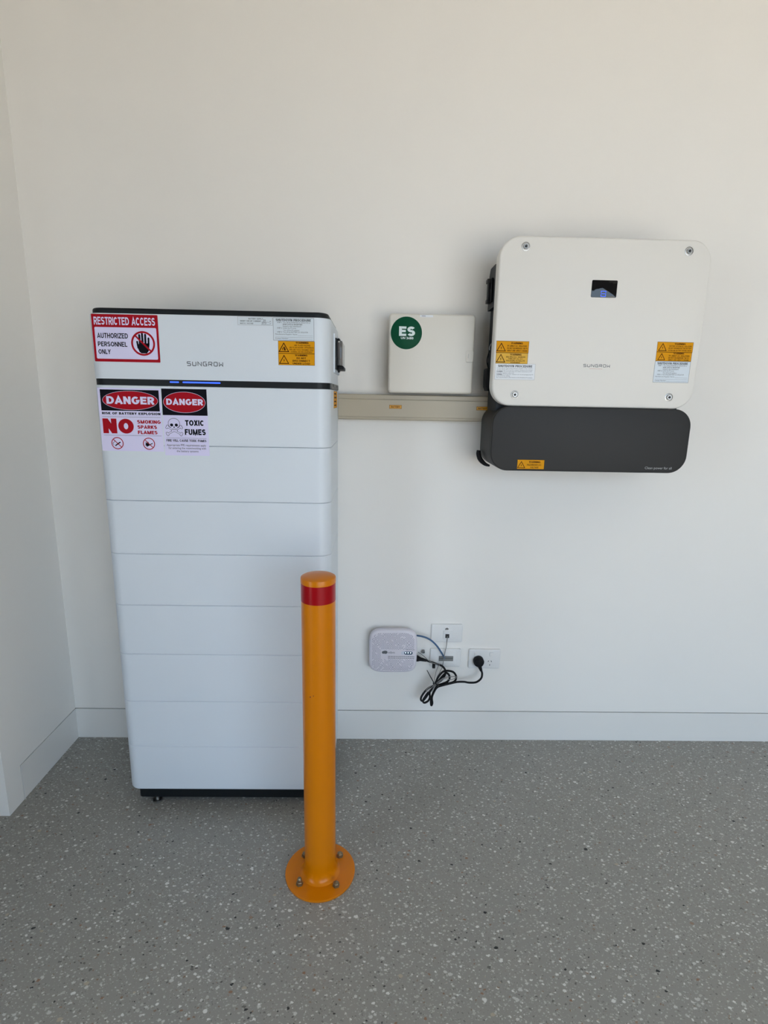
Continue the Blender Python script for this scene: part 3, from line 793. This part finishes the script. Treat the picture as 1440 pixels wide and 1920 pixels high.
warn(wc, 'orange hazardous voltage warning label', .8391, .9206, 1.0605, 1.0890, -.2160, [('WARNING', .64, .42, .66, .86, .02), ('HAZARDOUS D.C.', .63, .54, .38, .56, 0), ('VOLTAGE', .64, .30, .10, .28, 0)])
flat('slogan_lettering', Flat().text('Clean power for all', 1.2240, 1.3050, 1.0645, 1.0738, 0), LGRY, wc, -.2163)
solid('cover_mount', Solid()._cube(.86, 1.25, -.0525, 0, 1.09, 1.16), INVD, inv, False)
solid('cable_guard', Solid().tube([(.7475, -.088, 1.1025), (.7472, -.088, 1.092), (.7520, -.088, 1.077), (.7605, -.088, 1.066), (.7720, -.088, 1.0575), (.7850, -.088, 1.0535)], [.0062, .0075, .0080, .0072, .0055, .0030], 12, 5), BLKM, inv)

# ------------------------------------------------------------------ switch box with the green ES disc
es = thing('switch_enclosure', 'cream plastic switch enclosure with a green ES disc', 'enclosure', (.585, 0, 1.277))
solid('back_box', Solid().slab(.4600, .7100, 1.2840, 1.5060, -.0580, 0, .010, .001, 6), ESW, es)
dr = solid('door', Solid().slab(.4527, .7172, 1.2773, 1.5130, -.0850, -.0570, .011, .007, 8, bb=.002, e=5), ESW, es)
o = solid('es_disc', Solid().lathe((.5060, -.0850, 1.4558), [(.0478, .00005), (.0478, -.0004), (.0476, -.0005)], 'Y', 64), SGRN, dr, label='round green ES sticker')
flat('lettering', Flat().text('ES', .4835, .5325, 1.4470, 1.4748, .03).text('UN', .4895, .5030, 1.4380, 1.4440, .01).text('3480', .5060, .5280, 1.4375, 1.4445, .03), PALE, o, -.0857)
o = sticker(dr, 'maker_label', 'tiny pale maker label', .5460, .5860, 1.5030, 1.5095, -.0850, SLBW)
flat('lettering', Flat().text('HAGER', .5545, .5665, 1.5049, 1.5077, .03) if False else Flat().rect(.5515, .5635, 1.5054, 1.5068), GRYP, o, -.0856)
la = solid('latch', Solid().slab(.6915, .7150, 1.3735, 1.4085, -.0864, -.0848, .006, .001, 5), ESW, dr)
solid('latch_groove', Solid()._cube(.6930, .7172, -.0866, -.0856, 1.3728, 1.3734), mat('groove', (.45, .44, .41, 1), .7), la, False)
flat('latch_mark', Flat().rect(.6985, .6997, 1.3850, 1.3980), LGRY, la, -.0866)

# ------------------------------------------------------------------ trunking
tr = thing('cable_trunking', 'cream cable trunking running from the tower to the inverter', 'trunking', (.527, 0, 1.19))
x0, x1 = BX1 + .0006, .8150
solid('trunk_base', Solid().extrude_x([(0, 1.1905), (-.040, 1.1905), (-.0440, 1.1935), (-.0440, 1.2690), (-.040, 1.2715), (0, 1.2715)], x0, x1), TRK, tr, False)
tl = solid('trunk_lid', Solid().extrude_x([(-.0438, 1.2000), (-.0478, 1.2000), (-.0495, 1.2015), (-.0495, 1.2545), (-.0478, 1.2560), (-.0438, 1.2560)], x0, x1), TRK, tr, False)
for a, lb in ((.4594, 'small yellow battery label below the switch enclosure'), (.7400, 'small yellow battery label cut off by the inverter')):
    b = a + .0396
    o = sticker(tl, 'battery_label', lb, a, b, 1.2272, 1.2390, -.0495, mat('label_ochre', lin(214, 150, 10), .4), .001, border=SBRN)
    flat('lettering', Flat().text('BATTERY', a + .006, a + .0336, 1.2305, 1.2357, .01), SBRN, o, -.0501)

# ------------------------------------------------------------------ network box
nb = thing('network_box', 'white network connection box with vent pattern left of the wall plates', 'network box', (.4905, 0, .2985))
def squircle(cx, cz, ra, rb, y, e=5.0, n=64):
    out = []
    for k in range(n):
        t = 2 * PI * k / n
        ct, st = math.cos(t), math.sin(t)
        out.append((cx + ra * math.copysign(abs(ct) ** (2 / e), ct), y, cz + rb * math.copysign(abs(st) ** (2 / e), st)))
    return out
cx, cz, ra, rb = .4906, .3808, .0856, .0826
rg = [squircle(cx, cz, ra - i, rb - i, y) for i, y in ((.012, 0), (.012, -.010), (.006, -.0115), (.004, -.016), (.001, -.026))]
bx = solid('back_shell', Solid().loft(rg), NBN, nb)
rg = [squircle(cx, cz, ra - i, rb - i, y) for i, y in ((.003, -.0262), (.0004, -.028), (0, -.034), (.0006, -.039), (.0025, -.0430), (.006, -.0455), (.012, -.0465), (.030, -.0470))]
fcv = solid('front_shell', Solid().loft(rg), NBN, nb, ang=60)
random.seed(3)
f = Flat(); d = .0062
NX, NZ = 24, 23
for i in range(NX):
    for j in range(NZ):
        a = cx + (i - (NX - 1) / 2) * d; b = cz + (j - (NZ - 1) / 2) * d
        if (abs((a - cx) / (ra - .011)) ** 5 + abs((b - cz) / (rb - .011)) ** 5) > 1: continue
        if .3545 < b < .3925 and a > .448 : continue
        if random.random() < .06: continue
        sg = 1 if (math.sin(i * .55 + j * .3) + random.uniform(-.9, .9)) > 0 else -1
        h = d * .46
        f.line([(a - h, b - sg * h), (a + h, b + sg * h)], .0013)
o = flat('vent_slots', f, NBNS, fcv, -.0471)
o['kind'] = 'stuff'
f = Flat().ell(.4640, .3792, .0070, .0062, 20).ell(.4560, .3785, .0052, .0052, 18).ell(.4600, .3795, .0060, .0058, 18)
flat('brand_symbol', f, GRYP, fcv, -.0472)
flat('brand_lettering', Flat().text('nbn', .4735, .4965, .3745, .3832, .015), GRYP, fcv, -.0472)
def fine_print(a0, a1, b0, b1):          # print too small to read in the photograph
    f = Flat(); x = a0
    while x < a1 - .001:
        w_ = min(random.uniform(.0025, .0085), a1 - x)
        f.rect(x, x + w_, b0, b1); x += w_ + .0011
    return f
for q in ((.4725, .5660, .3622, .3643), (.4725, .5660, .3562, .3584), (.5360, .5665, .3884, .3899)):
    flat('fine_print', fine_print(*q), GRYP, fcv, -.0472)['kind'] = 'stuff'
lw = solid('light_window', Solid().slab(.5190, .5605, .3702, .3838, -.0476, -.0460, .0060, .0003, 6), mat('window_pale', (.62, .64, .72, 1), .3), fcv)
flat('dark_window', Flat().rect(.5300, .5598, .3715, .3826, .0050), NAVY, lw, -.0478)
for a in (.5352, .5440, .5530): flat('status_light', Flat().ell(a, .3782, .0023, n=14), LEDW, lw, -.0480)

# ------------------------------------------------------------------ wall plates
def plate(name, label, cat, x0, x1, z0, z1, pl=None):
    t = thing(name, label, cat, ((x0 + x1) / 2, 0, z0))
    p = solid('plate', Solid().slab(x0, x1, z0, z1, -.0095, 0, .005, .0035, 6, e=4), PLW, t)
    return t, p
t, p = plate('phone_plate', 'white telephone wall plate above the brush plate', 'wall plate', .6280, .7410, .4015, .4697)
j = solid('jack_module', Solid().slab(.6715, .7045, .4145, .4480, -.0112, -.009, .003, .0006, 4), PLW, p)
solid('jack_shutter', Solid().slab(.6755, .6960, .4395, .4460, -.0135, -.011, .002, .0006, 4), PLW, j)
solid('jack_opening', Solid().slab(.6790, .6930, .4190, .4340, -.0116, -.0105, .001, .0002, 3), SLOT, j)
f = Flat().poly([(.6765, .4500), (.6885, .4500), (.6905, .4540), (.6850, .4580), (.6790, .4560)])
flat('jack_symbol', f, mat('symbol_grey', (.16, .15, .14, 1), .6), p, -.0097)
t, p = plate('brush_plate', 'white cable entry plate with a dark brush slot', 'wall plate', .6275, .7388, .3045, .3748)
i_ = solid('insert', Solid().slab(.6545, .7205, .3115, .3665, -.0103, -.009, .002, .0006, 4), PLW, p)
solid('brush_recess', Solid().slab(.6590, .7112, .3285, .3478, -.0108, -.0100, .001, .0002, 3), SLOT, i_)
s = Solid()._cube(.6600, .7102, -.0112, -.0106, .3298, .3378)._cube(.6600, .7102, -.0112, -.0106, .3396, .3466)
solid('brush_strip', s, BRSH, i_, False)
t, p = plate('power_outlet', 'white double power outlet with a black plug in it', 'power outlet', .7680, .8842, .2990, .3742)
for x in (.7970, .8515):
    r_ = solid('rocker_switch', Solid().slab(x - .0085, x + .0085, .3475, .3640, -.0118, -.0092, .004, .0012, 5), PLW, p)
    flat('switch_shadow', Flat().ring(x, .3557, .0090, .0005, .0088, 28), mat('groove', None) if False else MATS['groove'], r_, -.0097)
for x in (.8030, .8460):
    f = Flat()
    f.line([(x - .0068, .3262), (x - .0038, .3312)], .0022).line([(x + .0068, .3262), (x + .0038, .3312)], .0022).line([(x, .3115), (x, .3170)], .0022)
    flat('pin_slots', f, SLOT, p, -.0098)

# ------------------------------------------------------------------ cords
CORD = [(0.6075, -0.04, 0.3466), (0.6241, -0.0362, 0.339), (0.6477, -0.041, 0.3331), (0.664, -0.0502, 0.3309), (0.6731, -0.0534, 0.3241), (0.6789, -0.0489, 0.3102), (0.6787, -0.0462, 0.2928), (0.6685, -0.0523, 0.2786), (0.6544, -0.0612, 0.2719), (0.642, -0.0629, 0.2633), (0.6252, -0.0575, 0.2506), (0.6101, -0.0541, 0.2339), (0.5969, -0.0594, 0.2164), (0.5934, -0.0656, 0.2069), (0.5998, -0.0636, 0.1999), (0.6108, -0.0566, 0.2075), (0.6234, -0.0559, 0.2292), (0.6351, -0.0634, 0.2527), (0.6417, -0.0699, 0.2695), (0.649, -0.0677, 0.29), (0.6598, -0.0608, 0.3035), (0.6729, -0.0584, 0.3139), (0.6906, -0.0632, 0.3181), (0.7063, -0.0653, 0.3136), (0.7167, -0.0585, 0.2956), (0.7167, -0.0512, 0.2755), (0.7061, -0.0536, 0.2681), (0.6876, -0.062, 0.2684), (0.6674, -0.0659, 0.2653), (0.6483, -0.0613, 0.2589), (0.631, -0.0551, 0.242), (0.6145, -0.0553, 0.22), (0.6021, -0.0601, 0.1993), (0.6072, -0.0589, 0.1897), (0.6214, -0.0498, 0.1916), (0.628, -0.0458, 0.204), (0.6258, -0.0531, 0.2276), (0.6338, -0.0632, 0.2511), (0.6461, -0.0661, 0.2689), (0.6603, -0.0622, 0.287), (0.6733, -0.0591, 0.3013), (0.6804, -0.0627, 0.3098), (0.6878, -0.0673, 0.3074), (0.6928, -0.0637, 0.2954), (0.6928, -0.0549, 0.2789), (0.6848, -0.0533, 0.2692), (0.668, -0.0607, 0.266), (0.6502, -0.0672, 0.2623), (0.6418, -0.065, 0.245), (0.6341, -0.0591, 0.2195), (0.6306, -0.0569, 0.196), (0.6321, -0.0609, 0.1808), (0.6356, -0.0621, 0.1905), (0.6343, -0.0546, 0.2094), (0.6433, -0.0451, 0.2274), (0.6534, -0.045, 0.2436), (0.6697, -0.0512, 0.254), (0.6958, -0.0529, 0.2625), (0.7233, -0.0461, 0.2654), (0.75, -0.0393, 0.2625), (0.7693, -0.04, 0.2598), (0.7932, -0.0452, 0.265), (0.81, -0.0444, 0.2795), (0.8147, -0.0357, 0.2936), (0.8115, -0.029, 0.3047)]
TIE = [(0.6107, -0.07, 0.3239), (0.622, -0.07, 0.3025), (0.6347, -0.07, 0.2797), (0.6418, -0.07, 0.2667)]
GREY = [(0.6865, -0.012, 0.4262), (0.6841, -0.0137, 0.3888), (0.6792, -0.0182, 0.365), (0.6757, -0.0242, 0.3506), (0.6732, -0.0282, 0.3338), (0.6698, -0.0296, 0.3142), (0.6617, -0.036, 0.2986), (0.6518, -0.0454, 0.2848), (0.6445, -0.0557, 0.2716), (0.6399, -0.0635, 0.2644), (0.6288, -0.0692, 0.2632), (0.6122, -0.069, 0.2471), (0.6108, -0.0718, 0.2429), (0.6171, -0.0749, 0.2433), (0.6284, -0.0752, 0.2581), (0.6425, -0.0738, 0.2718), (0.6565, -0.0727, 0.2857), (0.6716, -0.0744, 0.2969), (0.6922, -0.0758, 0.3021), (0.7147, -0.0742, 0.3022), (0.7179, -0.0715, 0.2978), (0.7115, -0.0719, 0.2944), (0.6955, -0.0748, 0.2902), (0.6779, -0.0768, 0.2954), (0.6651, -0.0758, 0.2904), (0.6464, -0.0742, 0.2707), (0.6341, -0.0738, 0.2501), (0.6302, -0.0754, 0.2423), (0.6337, -0.0755, 0.254), (0.6389, -0.0728, 0.264), (0.64, -0.0701, 0.2769), (0.6389, -0.0666, 0.2835), (0.6416, -0.0646, 0.3026), (0.6449, -0.0606, 0.3148), (0.6517, -0.054, 0.3299), (0.6588, -0.048, 0.334), (0.6498, -0.0454, 0.3347), (0.634, -0.0437, 0.3372), (0.6168, -0.0395, 0.3464), (0.5983, -0.0332, 0.3616), (0.5811, -0.028, 0.3711)]
BLUE = [(0.5743, -0.02, 0.4318), (0.5907, -0.0286, 0.4329), (0.6092, -0.035, 0.43), (0.6287, -0.035, 0.4179), (0.6469, -0.0321, 0.3983), (0.6619, -0.0264, 0.375), (0.676, -0.0151, 0.3485), (0.6822, -0.002, 0.3313)]
pc = thing('power_lead', 'black coiled power lead from the outlet to the network box', 'power lead', (.70, -.03, .16))
pl = solid('plug', Solid().lathe((.8030, -.0098, .3330), [(.0175, 0), (.0190, -.002), (.0190, -.016), (.0172, -.021), (.0150, -.0225), (.0145, -.0270), (.0120, -.0290), (.0008, -.0295)], 'Y', 40), BLKM, pc, label='round black plug')
solid('strain_relief', Solid().tube([(.8050, -.026, .3200), (.8090, -.0275, .3100), (.8120, -.0285, .3010)], [.0075, .0062, .0046], 12), BLKM, pl)
solid('cable', Solid().tube(CORD, .0037, 10, 5), BLKM, pc)
solid('appliance_connector', Solid().tube([(.5745, -.026, .3475), (.5800, -.030, .3472), (.5900, -.034, .3470), (.6000, -.038, .3470), (.6110, -.041, .3452)], [.0115, .0115, .0072, .0062, .0042], 14, 4, .8), BLKM, pc)
solid('cable_tie', Solid().tube(TIE, [.0013, .0017, .0020], 6), BLKM, pc, label='black cable tie with a long loose tail')
s = Solid()
s.tube([(.6440, -.0760, .2750), (.6365, -.0600, .2685), (.6390, -.0480, .2580), (.6470, -.0520, .2530), (.6530, -.0640, .2580), (.6500, -.0760, .2690), (.6440, -.0760, .2750)], .0018, 6)
solid('tie_loop', s, BLKM, pc)
tag(solid('phone_cable', Solid().tube(GREY, .0013, 8, 4), GRYC), 'thin grey cable hanging from the telephone plate into the coiled cord', 'cable')
bl = thing('network_cable', 'blue network cable arching from the network box to the brush plate', 'cable', (.63, -.02, .35))
solid('sheath', Solid().tube(BLUE, .0031, 10, 5), BLUC, bl)
cl = thing('cable_clip', 'small grey cable clip on the wall beside the network box', 'clip', (.603, 0, .36))
solid('clip_body', Solid().slab(.5965, .6075, .3560, .3680, -.0095, 0, .003, .0015, 4), GRYC, cl)
solid('nail', Solid().lathe((.6045, -.0095, .3620), [(.0022, 0.0), (.0022, -.0012), (.0010, -.0018)], 'Y', 12), SLOT, cl)
cl = thing('cable_clip', 'small black clip holding the cord below the brush plate corner', 'clip', (.6375, -.036, .318))
solid('clip_body', Solid().box(.6325, .6430, -.0460, -.0360, .3170, .3330, .002), BLKM, cl)
solid('nail', Solid().lathe((.6375, -.0460, .3215), [(.0020, 0), (.0020, -.0012), (.0010, -.0016)], 'Y', 12), SLOT, cl)
